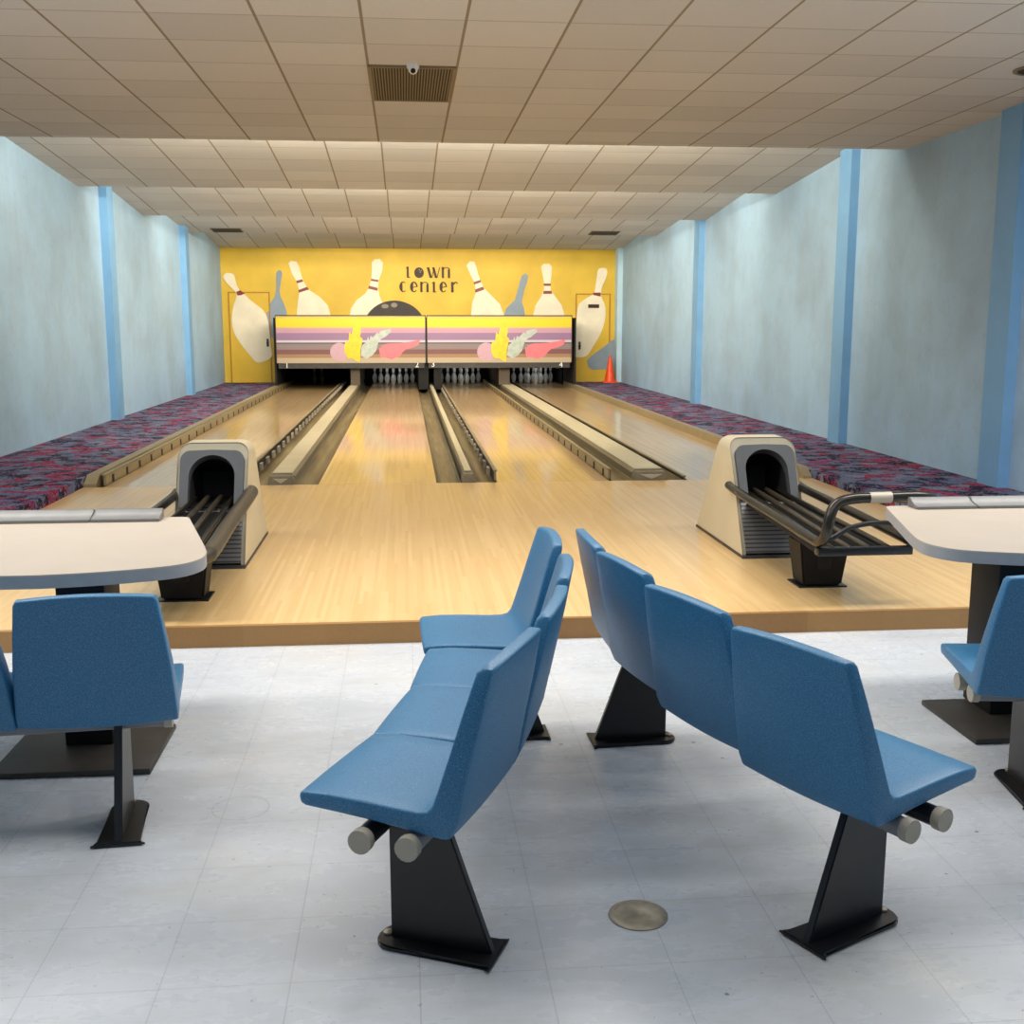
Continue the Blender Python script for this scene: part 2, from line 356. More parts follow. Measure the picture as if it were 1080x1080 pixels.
# ------------------------------------------------------------------ raised approach, lanes, carpet
ap = thing('bowling_approach', 'pale maple bowling approach platform between the seating and the lanes', 'platform', (0.4, STEP, 0))
obj_box('deck', (-2.86, 3.79, STEP + .03, FOUL, 0.0, ZL), 'approach', ap)
obj_box('riser', (-2.86, 3.79, STEP, STEP + .03, 0.0, ZL - .001), 'riser', ap)['label'] = 'darker worn wooden edge of the step'
cl_ = obj_box('carpeted_ledge', (XL + .004, -2.862, STEP, YB - .004, 0.0, 0.19), 'carpet'); tag(cl_, 'red, navy and grey patterned carpet strip along the left wall', 'carpet', 'carpeted ledges')
cr_ = obj_box('carpeted_ledge', (3.792, XR - .004, STEP, YB - .004, 0.0, 0.17), 'carpet'); tag(cr_, 'red, navy and grey patterned carpet strip along the right wall', 'carpet', 'carpeted ledges')
LE = 28.3
LANES = [(-2.68, -1.49, 'leftmost'), (-0.80, 0.265, 'second from left'), (0.82, 1.86, 'third from left'), (2.60, 3.70, 'rightmost')]
for (a, b, w) in LANES:
    o = obj_box('bowling_lane', (a, b, FOUL, LE, 0.0, ZL), 'lane')
    tag(o, 'glossy wooden bowling lane, %s of the four' % w, 'bowling lane', 'bowling lanes')
def gutter(a, b, label):
    bm = bmesh.new(); n = 8; c = (a + b) / 2; r = (b - a) / 2
    pts = [(a, ZL - .01)] + [(c - r * 0.96 * math.cos(math.pi * k / n), ZL - .012 - min(r, .085) * math.sin(math.pi * k / n)) for k in range(n + 1)] + [(b, ZL - .01), (b, 0.0), (a, 0.0)]
    prism(bm, pts, 1, FOUL, LE)
    return tag(link_mesh('lane_gutter', bm, 'gutter', None, 50), label, 'gutter', 'lane gutters')
gutter(-1.46, -1.25, 'narrow olive gutter between the leftmost lane\'s bumper and the wide cream cap')
gutter(-1.02, -0.80, 'worn olive gutter along the left side of the second lane')
gutter(0.266, 0.492, 'worn olive gutter along the right side of the second lane')
gutter(0.628, 0.80, 'dark worn gutter along the left side of the third lane')
gutter(1.90, 2.10, 'dark gutter between the third lane\'s slotted bumper and the wide cream cap')
gutter(2.41, 2.58, 'gutter between the right-hand cream cap and the rightmost lane')

def division_cap(a, b, label, h=0.19):
    t = thing('division_cap', label, 'lane divider', ((a + b) / 2, FOUL, 0), 'division caps')
    bm = bmesh.new(); w = b - a; e = min(0.03, w * 0.2)
    prism(bm, [(a, 0.0), (b, 0.0), (b, h - e), (b - e, h), (a + e, h), (a, h - e)], 1, FOUL + .16, LE - .1); link_mesh('side_cover', bm, 'cap_grey', t)
    obj_box('cap_strip', (a + e * .8, b - e * .8, FOUL + .18, LE - .1, h, h + .006), 'cap', t)
    bm = bmesh.new(); m = (a + b) / 2; y = FOUL + .0
    if w > .15:
        prism(bm, [(a, 0), (b, 0), (b, h - .05), (b - .02, h - .01), (a + .02, h - .01), (a, h - .05)], 1, y + .02, y + .18, 0.008)
        link_mesh('end_block', bm, 'cap_grey', t, 40)
        bm = bmesh.new(); prism(bm, [(a + .05, h - .03), (b - .05, h - .03), (m, ZL + .012)], 1, y + .008, y + .022); link_mesh('end_emblem', bm, 'bracket_pale', t)
    else:
        prism(bm, [(a - .02, 0), (b + .02, 0), (b + .02, h - .05), (b, h - .01), (a, h - .01), (a - .02, h - .05)], 1, y + .02, y + .18, 0.008)
        link_mesh('end_block', bm, 'cap_grey', t, 40)
division_cap(-1.25, -1.02, 'wide cream capped divider between the leftmost and second lanes')
division_cap(0.515, 0.605, 'narrow cream capped divider between the two middle lanes')
division_cap(2.10, 2.41, 'wide cream capped divider between the third and rightmost lanes')

def bumper(x, side, label, h=0.095, brackets=True):     # side = direction (+1/-1) of the lane it faces
    t = thing('bumper_rail', label, 'bumper rail', (x, FOUL, 0), 'lane bumper rails')
    y0, y1 = FOUL + .12, LE - .9; z0 = ZL + .002
    lo, hi = (x - .010, x + .010)
    obj_box('board', (lo, hi, y0, y1, z0, z0 + h), 'rail_tan', t)
    bk = (lo - .006, lo) if side > 0 else (hi, hi + .006)
    obj_box('backing', (bk[0], bk[1], y0, y1, z0 - .01, z0 + h - .012), 'rail_dark', t)
    bm = bmesh.new(); box(bm, lo - .008, hi + .008, y0 - .02, y1, z0 + h - .01, z0 + h + .006, .004); link_mesh('top_bead', bm, 'rail_tan', t, 40)
    if not brackets: return t
    n = 33
    bmf = bmesh.new(); fx = (hi, hi + .003) if side > 0 else (lo - .003, lo); box(bmf, fx[0], fx[1], -.035, .035, 0, h * .72)
    slot = link_mesh('slot', bmf, 'dull_black', t); slot.location = Vector((0, y0 + .25, z0)) ; slot.matrix_parent_inverse = t.matrix_basis.inverted()
    bmb = bmesh.new(); bx = (lo - .03, lo - .006) if side > 0 else (hi + .006, hi + .03); box(bmb, bx[0], bx[1], -.075, .075, -.01, h * .62)
    br = link_mesh('bracket', bmb, 'bracket_pale', t); br.location = Vector((0, y0 + .52, z0)); br.matrix_parent_inverse = t.matrix_basis.inverted()
    for k in range(1, n):
        for src, off in ((slot, .25), (br, .52)):
            c = src.copy(); COL.objects.link(c); c.parent = t; c.matrix_parent_inverse = t.matrix_basis.inverted(); c.location = Vector((0, y0 + off + .53 * k, z0))
    return t
bumper(-2.70, +1, 'tan slotted bumper rail beside the left carpet strip')
bumper(-1.475, -1, 'bumper rail on the right edge of the leftmost lane, pale brackets on a dark back')
bumper(0.81, +1, 'thin bumper rail on the left edge of the third lane')
bumper(1.875, -1, 'tan slotted bumper rail on the right edge of the third lane')
bumper(2.588, +1, 'low dark bumper edge on the left side of the rightmost lane', h=0.02, brackets=False)
def ledge_rail(a, b, top, label):
    bm = bmesh.new(); prism(bm, [(FOUL + .005, 0.0), (LE - 1.75, 0.0), (LE - 1.75, top), (FOUL + .14, top), (FOUL + .005, top - .07)], 0, a, b, .006)
    return tag(link_mesh('ledge_rail', bm, 'rail_tan', None, 40), label, 'rail', 'ledge rails')
ledge_rail(-2.858, -2.748, 0.205, 'tan capping rail between the left carpet and the leftmost lane')
ledge_rail(3.702, 3.788, 0.20, 'plain tan capping rail between the rightmost lane and the right carpet')

# ------------------------------------------------------------------ end wall: doors, mural, lettering
YW = YB - .004
def door(n, a, b, top, z0):
    bm = bmesh.new(); box(bm, a, b, YB - .012, YB, z0, top); d = struct(link_mesh('door_%d' % n, bm, 'door_yellow'))
    bm = bmesh.new(); w = .03
    for q in ((a - w, a, z0, top + w), (b, b + w, z0, top + w), (a, b, top, top + w)): box(bm, q[0], q[1], YB - .02, YB, q[2], q[3])
    link_mesh('door_frame', bm, 'door_edge', d); return d
d1 = door(1, -3.98, -3.10, 2.22, .19); d2 = door(2, 4.03, 4.80, 2.20, .17)
for d, x, z in ((d1, -3.15, 1.10), (d2, 4.10, 1.02)):
    bm = bmesh.new(); box(bm, x - .025, x + .025, YB - .04, YB - .02, z - .09, z + .09, .006); bmesh.ops.create_uvsphere(bm, u_segments=12, v_segments=8, radius=.028, matrix=Matrix.Translation((x, YB - .07, z)))
    link_mesh('door_handle', bm, 'rail_dark', d, 40)
def mural(name, pts, mat, lift, parent=wall_back, label=None):
    o = obj_poly(name, pts, YB - .014 - lift, YB - .0005 if lift < .01 else YB - .012, mat, parent)
    if label: o['label'] = label
    return o
P1 = [(-4.098, 2.564), (-4.069, 2.64), (-3.979, 2.671), (-3.865, 2.641), (-3.831, 2.539), (-3.791, 2.387), (-3.727, 2.272), (-3.64, 2.195), (-3.442, 2.004), (-3.23, 1.837), (-3.134, 1.618), (-3.109, 1.385), (-3.086, 1.151), (-3.079, 0.995), (-3.087, 0.76), (-3.389, 0.644), (-3.564, 0.814), (-3.761, 1.074), (-3.905, 1.333), (-3.945, 1.617), (-3.894, 1.926), (-3.828, 2.105), (-3.814, 2.208), (-3.891, 2.31), (-4.014, 2.437)]
P2 = [(-2.905, 2.67), (-2.851, 2.742), (-2.788, 2.722), (-2.772, 2.645), (-2.809, 2.466), (-2.841, 2.287), (-2.832, 2.159), (-2.76, 2.005), (-2.701, 1.824), (-2.692, 1.68), (-2.963, 1.68), (-2.983, 1.151), (-3.083, 1.255), (-3.125, 1.514), (-3.155, 1.772), (-3.101, 1.824), (-3.07, 1.978), (-2.948, 2.158), (-2.916, 2.338), (-2.915, 2.543)]
P3 = [(-2.623, 2.891), (-2.559, 2.947), (-2.442, 2.928), (-2.389, 2.816), (-2.348, 2.637), (-2.296, 2.484), (-2.187, 2.304), (-1.923, 2.125), (-1.762, 1.944), (-1.69, 1.68), (-2.48, 1.68), (-2.445, 1.995), (-2.396, 2.252), (-2.441, 2.458), (-2.553, 2.662)]
P4 = [(-0.735, 2.915), (-0.666, 2.988), (-0.551, 2.998), (-0.479, 2.917), (-0.504, 2.721), (-0.586, 2.515), (-0.605, 2.334), (-0.577, 2.179), (-0.517, 2.024), (-0.47, 1.68), (-1.272, 1.68), (-1.226, 1.893), (-1.092, 2.075), (-0.906, 2.205), (-0.815, 2.334), (-0.759, 2.515), (-0.734, 2.72)]
P5 = [(1.444, 2.859), (1.518, 2.957), (1.624, 2.948), (1.666, 2.834), (1.707, 2.679), (1.76, 2.523), (1.849, 2.341), (2.035, 2.159), (2.222, 1.976), (2.328, 1.68), (1.537, 1.68), (1.566, 2.001), (1.652, 2.237), (1.637, 2.445), (1.532, 2.652)]
P6 = [(2.73, 2.631), (2.81, 2.683), (2.879, 2.631), (2.848, 2.475), (2.773, 2.265), (2.731, 2.03), (2.784, 1.872), (2.812, 1.68), (2.302, 1.68), (2.355, 1.872), (2.57, 2.082), (2.623, 2.265), (2.676, 2.474)]
P7 = [(3.184, 2.841), (3.237, 2.909), (3.371, 2.909), (3.436, 2.842), (3.426, 2.66), (3.4, 2.477), (3.417, 2.293), (3.537, 2.136), (3.673, 1.952), (3.756, 1.68), (2.989, 1.68), (3.053, 1.951), (3.187, 2.162), (3.256, 2.319), (3.25, 2.502), (3.211, 2.685)]
P8 = [(4.517, 2.754), (4.569, 2.811), (4.656, 2.82), (4.73, 2.783), (4.737, 2.67), (4.675, 2.501), (4.619, 2.359), (4.607, 2.16), (4.697, 1.961), (4.715, 1.733), (4.674, 1.504), (4.589, 1.274), (4.416, 0.987), (4.257, 0.771), (3.977, 0.772), (3.989, 1.103), (4.015, 1.504), (4.04, 1.846), (4.097, 2.003), (4.271, 2.131), (4.431, 2.231), (4.458, 2.387), (4.485, 2.556)]
BL = [(4.278, 0.67), (4.389, 0.785), (4.623, 0.943), (4.856, 1.13), (4.93, 1.17), (4.93, 0.50), (4.777, 0.466), (4.423, 0.452), (4.319, 0.511)]
def rounded(pts, keep=()): return [(p.x, p.y) for p in smooth_path([(a, b, 0) for a, b in pts], 3, True)]
mural('mural_pin', rounded(P1), 'mural_white', .012, label='large white tilted pin painted over the left door')
mural('mural_pin', P2, 'mural_grey', .0, label='blue-grey pin behind the left door pin')  # a pin of the mural in its own blue-grey paint
mural('mural_pin', P3, 'mural_white', .002, label='white pin leaning left above the first mask')
mural('mural_pin', P4, 'mural_white', .002, label='white pin leaning right beside the big ball')
mural('mural_pin', P5, 'mural_white', .002, label='white pin leaning left, right of the lettering')
mural('mural_pin', P6, 'mural_grey', .0, label='blue-grey pin above the second mask')  # second blue-grey pin, same mural paint
mural('mural_pin', P7, 'mural_white', .002, label='white upright pin above the second mask')
mural('mural_pin', rounded(P8), 'mural_white', .012, label='large white tilted pin painted over the right door')
mural('mural_shape', BL, 'mural_grey', .009, label='blue-grey rounded shape behind the cone')
for q in ([(-3.817, 2.246), (-3.726, 2.285), (-3.627, 2.208), (-3.718, 2.17), (-3.795, 2.169)], [(4.407, 2.25), (4.591, 2.251), (4.592, 2.16), (4.416, 2.194)]): mural('pin_stripe', q, 'red', .016)
for q in ([(-2.46, 2.498), (-2.325, 2.535), (-2.301, 2.484), (-2.441, 2.442)], [(-2.415, 2.293), (-2.217, 2.366), (-2.177, 2.304), (-2.407, 2.232)],
          [(-0.758, 2.551), (-0.586, 2.525), (-0.597, 2.479), (-0.764, 2.504)], [(-0.808, 2.396), (-0.61, 2.345), (-0.612, 2.278), (-0.83, 2.329)],
          [(1.6, 2.481), (1.76, 2.534), (1.776, 2.482), (1.621, 2.429)], [(1.637, 2.315), (1.823, 2.383), (1.855, 2.315), (1.642, 2.242)],
          [(3.244, 2.455), (3.406, 2.456), (3.411, 2.403), (3.245, 2.403)], [(3.245, 2.288), (3.428, 2.288), (3.445, 2.22), (3.229, 2.219)]): mural('pin_stripe', q, 'red', .005)
cx, cz, rx, rz = -0.235, 1.36, 0.74, 0.70
mural('mural_ball', [(cx + rx * math.cos(a), max(1.68, cz + rz * math.sin(a))) for a in [math.pi * k / 40 for k in range(41)]], 'mural_ball', .006, label='big dark bowling ball rising behind the mask')
for hx, hz, a, b in ((-0.45, 1.93, .085, .05), (-0.24, 1.955, .075, .055)): mural('ball_hole', [(hx + a * math.cos(t * .5236), hz + b * math.sin(t * .5236)) for t in range(12)], 'mural_hole', .009)
# lettering in a thick-and-thin display face
def LP(x, y): return (0.042 + (x - 303) * .00208, 2.833 - (y - 122) * .00212)
def glyph(name, polys, mat='ink'):
    bm = bmesh.new()
    for pl in polys: prism(bm, [LP(*p) for p in pl], 1, YB - .018, YB - .0005)
    return link_mesh(name, bm, mat, wall_back)
def arc(cx, cy, rx, ry, a0, a1, ti, to, n=14):     # band whose thickness runs ti -> to -> ti
    out, inn = [], []
    for k in range(n + 1):
        t = k / n; a = math.radians(a0 + (a1 - a0) * t); w = ti + 5 + (to - ti) * math.sin(math.pi * t) ** 1.2
        out.append((cx + rx * math.cos(a), cy - ry * math.sin(a))); inn.append((cx + (rx - w) * math.cos(a), cy - (ry - w * .35 - 3) * math.sin(a)))
    return [[out[k], out[k + 1], inn[k + 1], inn[k]] for k in range(n)]
def R4(x0, x1, y0, y1): return [(x0, y0), (x1, y0), (x1, y1), (x0, y1)]
def g_t(x, y0, y1): return [R4(x + 8, x + 31, y0, y1), R4(x - 4, x + 10, y0 + 12, y0 + 19), R4(x + 30, x + 46, y1 - 9, y1)]
def g_n(x, y0, y1, w): return [R4(x, x + 24, y0, y1), R4(x + w - 24, x + w, y0 + 28, y1)] + arc(x + w / 2 + 6, y0 + 32, w / 2 - 6, 30, 170, 0, 7, 9)
def g_c(x, y0, y1, w): return arc(x + w / 2, (y0 + y1) / 2, w / 2, (y1 - y0) / 2, 50, 310, 5, 30)
def g_e(x, y0, y1, w): return arc(x + w / 2, (y0 + y1) / 2, w / 2, (y1 - y0) / 2, 0, 320, 7, 30) + [[(x + 20, y0 + 62), (x + w, y0 + 48), (x + w, y0 + 56), (x + 22, y0 + 70)]]
def g_r(x, y0, y1): return [R4(x, x + 28, y0 + 6, y1)] + arc(x + 52, y0 + 36, 26, 34, 180, 20, 8, 16)
glyph('letter_t', g_t(304, 124, 242))
glyph('letter_o', [[(448 + 53 * math.cos(k * .2618), 188 + 57 * math.sin(k * .2618)) for k in range(24)]])
bm = bmesh.new()
for hx, hy in ((452, 158), (474, 165), (462, 182)): prism(bm, [LP(hx + 7 * math.cos(k * .7854), hy + 7 * math.sin(k * .7854)) for k in range(8)], 1, YB - .021, YB - .018)
link_mesh('letter_hole', bm, 'mural_hole', wall_back)
glyph('letter_w', [[(533, 130), (562, 130), (592, 244), (566, 244)], [(612, 134), (620, 134), (592, 244), (584, 244)], [(594, 130), (620, 130), (650, 244), (624, 244)], [(674, 130), (682, 130), (650, 244), (642, 244)]])
glyph('letter_n', g_n(700, 126, 244, 92))
glyph('letter_c', g_c(228, 282, 396, 86)); glyph('letter_e', g_e(346, 282, 398, 84)); glyph('letter_n', g_n(460, 284, 396, 92))
glyph('letter_t', g_t(592, 284, 398)); glyph('letter_e', g_e(672, 282, 398, 84)); glyph('letter_r', g_r(802, 280, 398))
sg = tag(obj_box('door_sign', (4.297, 4.557, YB - .032, YB - .026, 1.895, 1.98), 'ink'), 'small dark sign on the pin painted over the right-hand door', 'sign')

# ------------------------------------------------------------------ masking units and pin decks
def font_mesh(name, body, size, x, y, z, mat, parent):
    cu = bpy.data.curves.new(name, 'FONT'); cu.body = body; cu.size = size; cu.extrude = .003; cu.align_x = 'CENTER'; cu.align_y = 'CENTER'
    tmp = bpy.data.objects.new(name, cu); COL.objects.link(tmp)
    me = bpy.data.meshes.new_from_object(tmp.evaluated_get(bpy.context.evaluated_depsgraph_get())); bpy.data.objects.remove(tmp)
    me.transform(Matrix.Translation((x, y, z)) @ Matrix.Rotation(math.pi / 2, 4, 'X')); me.materials.append(MAT[mat])
    o = bpy.data.objects.new(name, me); COL.objects.link(o); o.parent = parent; o.matrix_parent_inverse = parent.matrix_basis.inverted(); return o
YM = 24.9
GY = [(-1.307, 1.088), (-1.264, 1.173), (-1.222, 1.122), (-1.199, 1.358), (-1.15, 1.291), (-1.112, 1.459), (-1.041, 1.601), (-0.958, 1.527), (-0.945, 1.358), (-0.971, 1.257), (-0.915, 1.206), (-0.963, 0.986), (-0.974, 0.816), (-0.983, 0.714), (-1.061, 0.732), (-1.111, 0.783), (-1.246, 0.8), (-1.311, 0.919)]
GG = [(-0.966, 0.85), (-0.935, 1.054), (-0.831, 1.155), (-0.80, 1.26), (-0.775, 1.16), (-0.743, 1.273), (-0.693, 1.24), (-0.60, 1.345), (-0.555, 1.315), (-0.537, 1.375), (-0.315, 1.425), (-0.3, 1.358), (-0.438, 1.239), (-0.50, 1.22), (-0.576, 1.138), (-0.631, 0.951), (-0.718, 0.85), (-0.839, 0.782)]
GP = [(-0.563, 0.951), (-0.56, 1.01), (-0.50, 1.02), (-0.527, 1.053), (-0.389, 1.104), (-0.116, 1.113), (0.158, 1.154), (0.33, 1.194), (0.294, 1.085), (0.156, 1.018), (0.019, 0.984), (-0.06, 0.92), (-0.121, 0.831), (-0.20, 0.80), (-0.293, 0.763), (-0.429, 0.798), (-0.531, 0.798)]
def mask(x0, x1, dx, nums, label):
    t = thing('masking_unit', label, 'masking unit', ((x0 + x1) / 2, YM, 0.6), 'pin deck masking units')
    obj_box('panel', (x0 + .012, x1 - .012, YM, YM + .06, .69, 1.695), 'stripes', t)
    bm = bmesh.new()
    for q in ((x0, x1, 1.695, 1.715), (x0, x0 + .014, .69, 1.70), (x1 - .014, x1, .69, 1.70)): box(bm, q[0], q[1], YM - .015, YM + .07, q[2], q[3])
    link_mesh('edge_trim', bm, 'rail_dark', t)
    obj_box('header_beam', (x0 + .04, x1 - .04, YM + .02, YM + .18, .575, .69), 'base', t)
    a = [(-1.42 + dx + .20 * math.cos(k * .2618), .925 + .20 * math.sin(k * .2618)) for k in range(24)]
    obj_poly('painted_ball', a, YM - .002, YM, 'pk_ball', t)
    obj_poly('painted_flame', [(p[0] + dx, p[1]) for p in GY], YM - .004, YM, 'pk_yellow', t)
    obj_poly('painted_feather', [(p[0] + dx, p[1]) for p in GG], YM - .006, YM, 'pk_grey', t)
    obj_poly('painted_plume', [(p[0] + dx, p[1]) for p in GP], YM - .003, YM, 'pk_pink', t)
    for n, x, z in nums: font_mesh('lane_number', n, .17, x, YM + .012, z, 'white', t)
    return t
mask(-2.77, .452, 0, (('1', -2.55, .635), ('2', .25, .645)), 'left masking unit over the first two lanes, purple and yellow stripes with flames')
mask(.468, 3.66, 3.185, (('3', .60, .655), ('4', 3.42, .635)), 'right masking unit over the last two lanes, purple and yellow stripes with flames')
def pit(dims, mat): return trim(dims, mat)
pit((PX0 - .04, PX0, YM + .08, LE + .2, 0, 1.66), 'pit'); pit((PX1, PX1 + .04, YM + .08, LE + .2, 0, 1.66), 'pit')
pit((PX0, PX1, YM + .2, LE + .2, 1.62, 1.66), 'pit'); pit((PX0, PX1, LE + .2, LE + .25, 0, 1.66), 'pit')
pit((-1.20, -1.0, YM + .22, LE, ZL + .09, 1.6), 'post'); pit((2.06, 2.30, YM + .22, LE, ZL + .09, 1.6), 'post')
pit((.285, .50, YM + .10, LE, ZL + .0, 1.6), 'pit'); pit((.62, .79, YM + .10, LE, ZL + .0, 1.6), 'pit')
PINP = [(.022, 0), (.0258, .004), (.0364, .0190), (.0495, .0570), (.0605, .1143), (.0595, .1500), (.052, .185), (.0385, .215), (.0275, .2397), (.0232, .2540), (.0248, .27), (.0295, .3000), (.0323, .3429), (.028, .365), (.016, .3775), (.004, .381)]
def dense(prof):
    p = smooth_path([(a, b, 0) for a, b in prof], 2); return [(max(v.x, .002), v.y) for v in p]
bm = bmesh.new(); lathe(bm, dense(PINP), seg=16, mat_of=lambda z: 1 if (.236 < z < .25 or .266 < z < .278) else 0)
pin0 = link_mesh('bowling_pin', bm, ['pin', 'red'], None, 60)
first = True; HP = 27.0
ROWS = [['front pin'], ['left pin of the second row', 'right pin of the second row'], ['left pin of the third row', 'middle pin of the third row', 'right pin of the third row'],
        ['far left pin of the back row', 'inner left pin of the back row', 'inner right pin of the back row', 'far right pin of the back row']]
for c, w in ((-0.29, 'second lane from left'), (1.32, 'third lane from left'), (3.10, 'on rightmost lane')):
    for r, names in enumerate(ROWS):
        for k, nm in enumerate(names):
            o = pin0 if first else pin0.copy()
            if not first: COL.objects.link(o)
            first = False
            o.location = (c + (k - r / 2) * .3048, HP + r * .264, ZL)
            tag(o, 'white bowling pin, %s, %s' % (nm, w), 'bowling pin', 'bowling pins')
    l = area('pin_deck_light', (c, HP - .35, 0.95), (0, .55, -1), 0.8, .15, 2.2, (.9, .95, 1.0))
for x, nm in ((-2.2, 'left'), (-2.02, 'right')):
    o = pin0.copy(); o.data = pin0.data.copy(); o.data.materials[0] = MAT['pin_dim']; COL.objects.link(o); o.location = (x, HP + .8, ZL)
    tag(o, 'dim bowling pin in the dark behind leftmost lane, %s of two' % nm, 'bowling pin', 'bowling pins')

# traffic cone
cone = thing('traffic_cone', 'orange traffic cone on the carpet in the far right corner', 'traffic cone', (4.75, 26.2, .17))
bm = bmesh.new(); lathe(bm, [(.13, .03), (.125, .05), (.03, .60), (.024, .625), (.01, .63)], (4.75, 26.2, .17)); link_mesh('cone_body', bm, 'orange', cone, 40)
obj_box('cone_base', (4.58, 4.92, 26.03, 26.37, .17, .20), 'orange', cone, .01)

# ------------------------------------------------------------------ ball returns
def ball_return(Xc, m, label, looped=True):
    X = lambda u: Xc + m * u
    def fx(a, b): a, b = X(a), X(b); return (min(a, b), max(a, b))
    t = thing('ball_return', label, 'ball return', (Xc, 6.7, ZL), 'ball returns')
    W2 = .212
    # shell: lofted sections along the depth, rounded at the top corners
    F0 = lambda z: 6.67 + (z - ZL) * .31 / .595          # front plane
    B0 = lambda z: 7.80 - (z - ZL) * .52 / .68           # back slope
    def section(off, rad=.07):
        pts = []
        top = .815
        for (px, pz) in [(-W2, ZL), (-W2, .35), (-W2, .55)]: pts.append((px, pz))
        for k in range(7):
            a = math.pi - k * math.pi / 12; pts.append((-W2 + rad + rad * math.cos(a), top - rad + rad * math.sin(a)))
        q = [(-p[0], p[1]) for p in pts[::-1]]
        return pts + q
    sec = section(0)
    bm = bmesh.new(); ringF = []; ringM = []; ringB = []
    for u, z in sec:
        f = F0(z) if z < .70 else F0(.70) + (z - .70) * .85
        b = max(B0(z), f + .12)
        ringF.append(bm.verts.new((X(u), f, z))); ringM.append(bm.verts.new((X(u * 1.0), f + .02, z))); ringB.append(bm.verts.new((X(u), b, z)))
    n = len(sec)
    for A, B in ((ringF, ringM), (ringM, ringB)):
        for i in range(n - 1): bm.faces.new((A[i], A[i + 1], B[i + 1], B[i]))
    bm.faces.new(ringB)
    link_mesh('hood', bm, 'cream', t, 35)
    ny, nz = -.595 / .671, .31 / .671                    # outward normal of the leaning front
    def FP(u, z, o=0.0): return (X(u), F0(z) + ny * o, z + nz * o)
    def loftpoly(name, rings, mat):
        bm = bmesh.new(); V = [[bm.verts.new(FP(u, z, o)) for u, z in pts] for pts, o in rings]
        for a, b in zip(V, V[1:]):
            k = len(a)
            for i in range(k): bm.faces.new((a[i], a[(i + 1) % k], b[(i + 1) % k], b[i]))
        return link_mesh(name, bm, mat, t, 40)
    N = 20; aw, ac = .137, .615                          # arch half width, height of its centre
    def archpts(w, zb, zt_c, grow=0.0): 
        return [(-w, zb)] + [(-w * math.cos(math.pi * k / N), zt_c + w * .90 * math.sin(math.pi * k / N)) for k in range(N + 1)] + [(w, zb)]
    def outer():
        pts = [(-.187, .44)]; r = .060; zt = .765; w = .192
        for k in range(N // 2): a = math.pi - (k / (N // 2 - 1)) * math.pi / 2; pts.append((-w + r + r * math.cos(a), zt - r + r * math.sin(a)))
        pts.append((0, zt + .004))
        for k in range(N // 2): a = math.pi / 2 - (k / (N // 2 - 1)) * math.pi / 2; pts.append((w - r + r * math.cos(a), zt - r + r * math.sin(a)))
        pts.append((.187, .44)); return pts
    o_ = outer(); i_ = archpts(aw, .44, ac)
    loftpoly('front_frame', [(o_, -.01), (o_, .022), (i_, .022), (i_, -.05)], 'hood_grey')
    # shell lip between hood edge and frame, then the dark tunnel behind the arch
    bm = bmesh.new(); cs = [bm.verts.new((X(u), (F0(z) if z < .70 else F0(.70) + (z - .70) * .85) + .012, z)) for u, z in sec]
    ins = [bm.verts.new(FP(u, z, -.008)) for u, z in [(-.187, ZL + .012), (-.187, .30), (-.187, .44)] + o_[1:-1] + [(.187, .44), (.187, .30), (.187, ZL + .012)]]
    k1, k2 = len(cs), len(ins)
    for i in range(k1 - 1): 
        j = round(i * (k2 - 1) / (k1 - 1)); j2 = round((i + 1) * (k2 - 1) / (k1 - 1))
        if j2 == j: bm.faces.new((cs[i], cs[i + 1], ins[j]))
        else:
            for q in range(j, j2): bm.faces.new((cs[i], ins[q], ins[q + 1]))
            bm.faces.new((cs[i], ins[j2], cs[i + 1]))
    link_mesh('shell_lip', bm, 'lip', t, 40)
    bm = bmesh.new(); A = [bm.verts.new((X(u), F0(z) + .04, z)) for u, z in i_]; B = [bm.verts.new((X(u * .9), 7.32, min(z, .60))) for u, z in i_]
    for i in range(len(A)): bm.faces.new((A[i], A[(i + 1) % len(A)], B[(i + 1) % len(A)], B[i]))
    bm.faces.new(B); link_mesh('tunnel', bm, 'dull_black', t, 40)
    bm = bmesh.new(); V = [bm.verts.new(FP(u, z, .004)) for u, z in ((-.187, ZL + .03), (.187, ZL + .03), (.187, .44), (-.187, .44))]; V2 = [bm.verts.new(FP(u, z, -.03)) for u, z in ((-.187, ZL + .03), (.187, ZL + .03), (.187, .44), (-.187, .44))]
    bm.faces.new(V); bm.faces.new(V2[::-1])
    for i in range(4): bm.faces.new((V[i], V[(i + 1) % 4], V2[(i + 1) % 4], V2[i]))
    link_mesh('grille_panel', bm, 'grille', t)
    a, b = fx(-W2 - .004, W2 + .004); bm = bmesh.new(); prism(bm, [(6.66, ZL), (7.81, ZL), (7.79, ZL + .018), (6.67, ZL + .018)], 0, a, b); link_mesh('plinth', bm, 'base', t)
    # rack in front of the hood
    bm = bmesh.new()
    for z0, z1, u0, u1, y0, y1 in ((.111, .37, .108, .142, .09, .11),):
        vs = [bm.verts.new((X(su * uu), 5.97 + sy * yy, z)) for z, uu, yy in ((z0, u0, y0), (z1, u1, y1)) for su in (-1, 1) for sy in (-1, 1)]
        for q in ((0, 1, 3, 2), (4, 6, 7, 5), (0, 4, 5, 1), (2, 3, 7, 6), (0, 2, 6, 4), (1, 5, 7, 3)): bm.faces.new([vs[i] for i in q])
        bmesh.ops.bevel(bm, geom=bm.edges[:], offset=.012, segments=2, affect='EDGES')
    ped = link_mesh('pedestal', bm, 'column', t, 35)
    a, b = fx(-.135, .135); obj_box('floor_flange', (a, b, 5.87, 6.07, ZL, ZL + .008), 'black', ped)
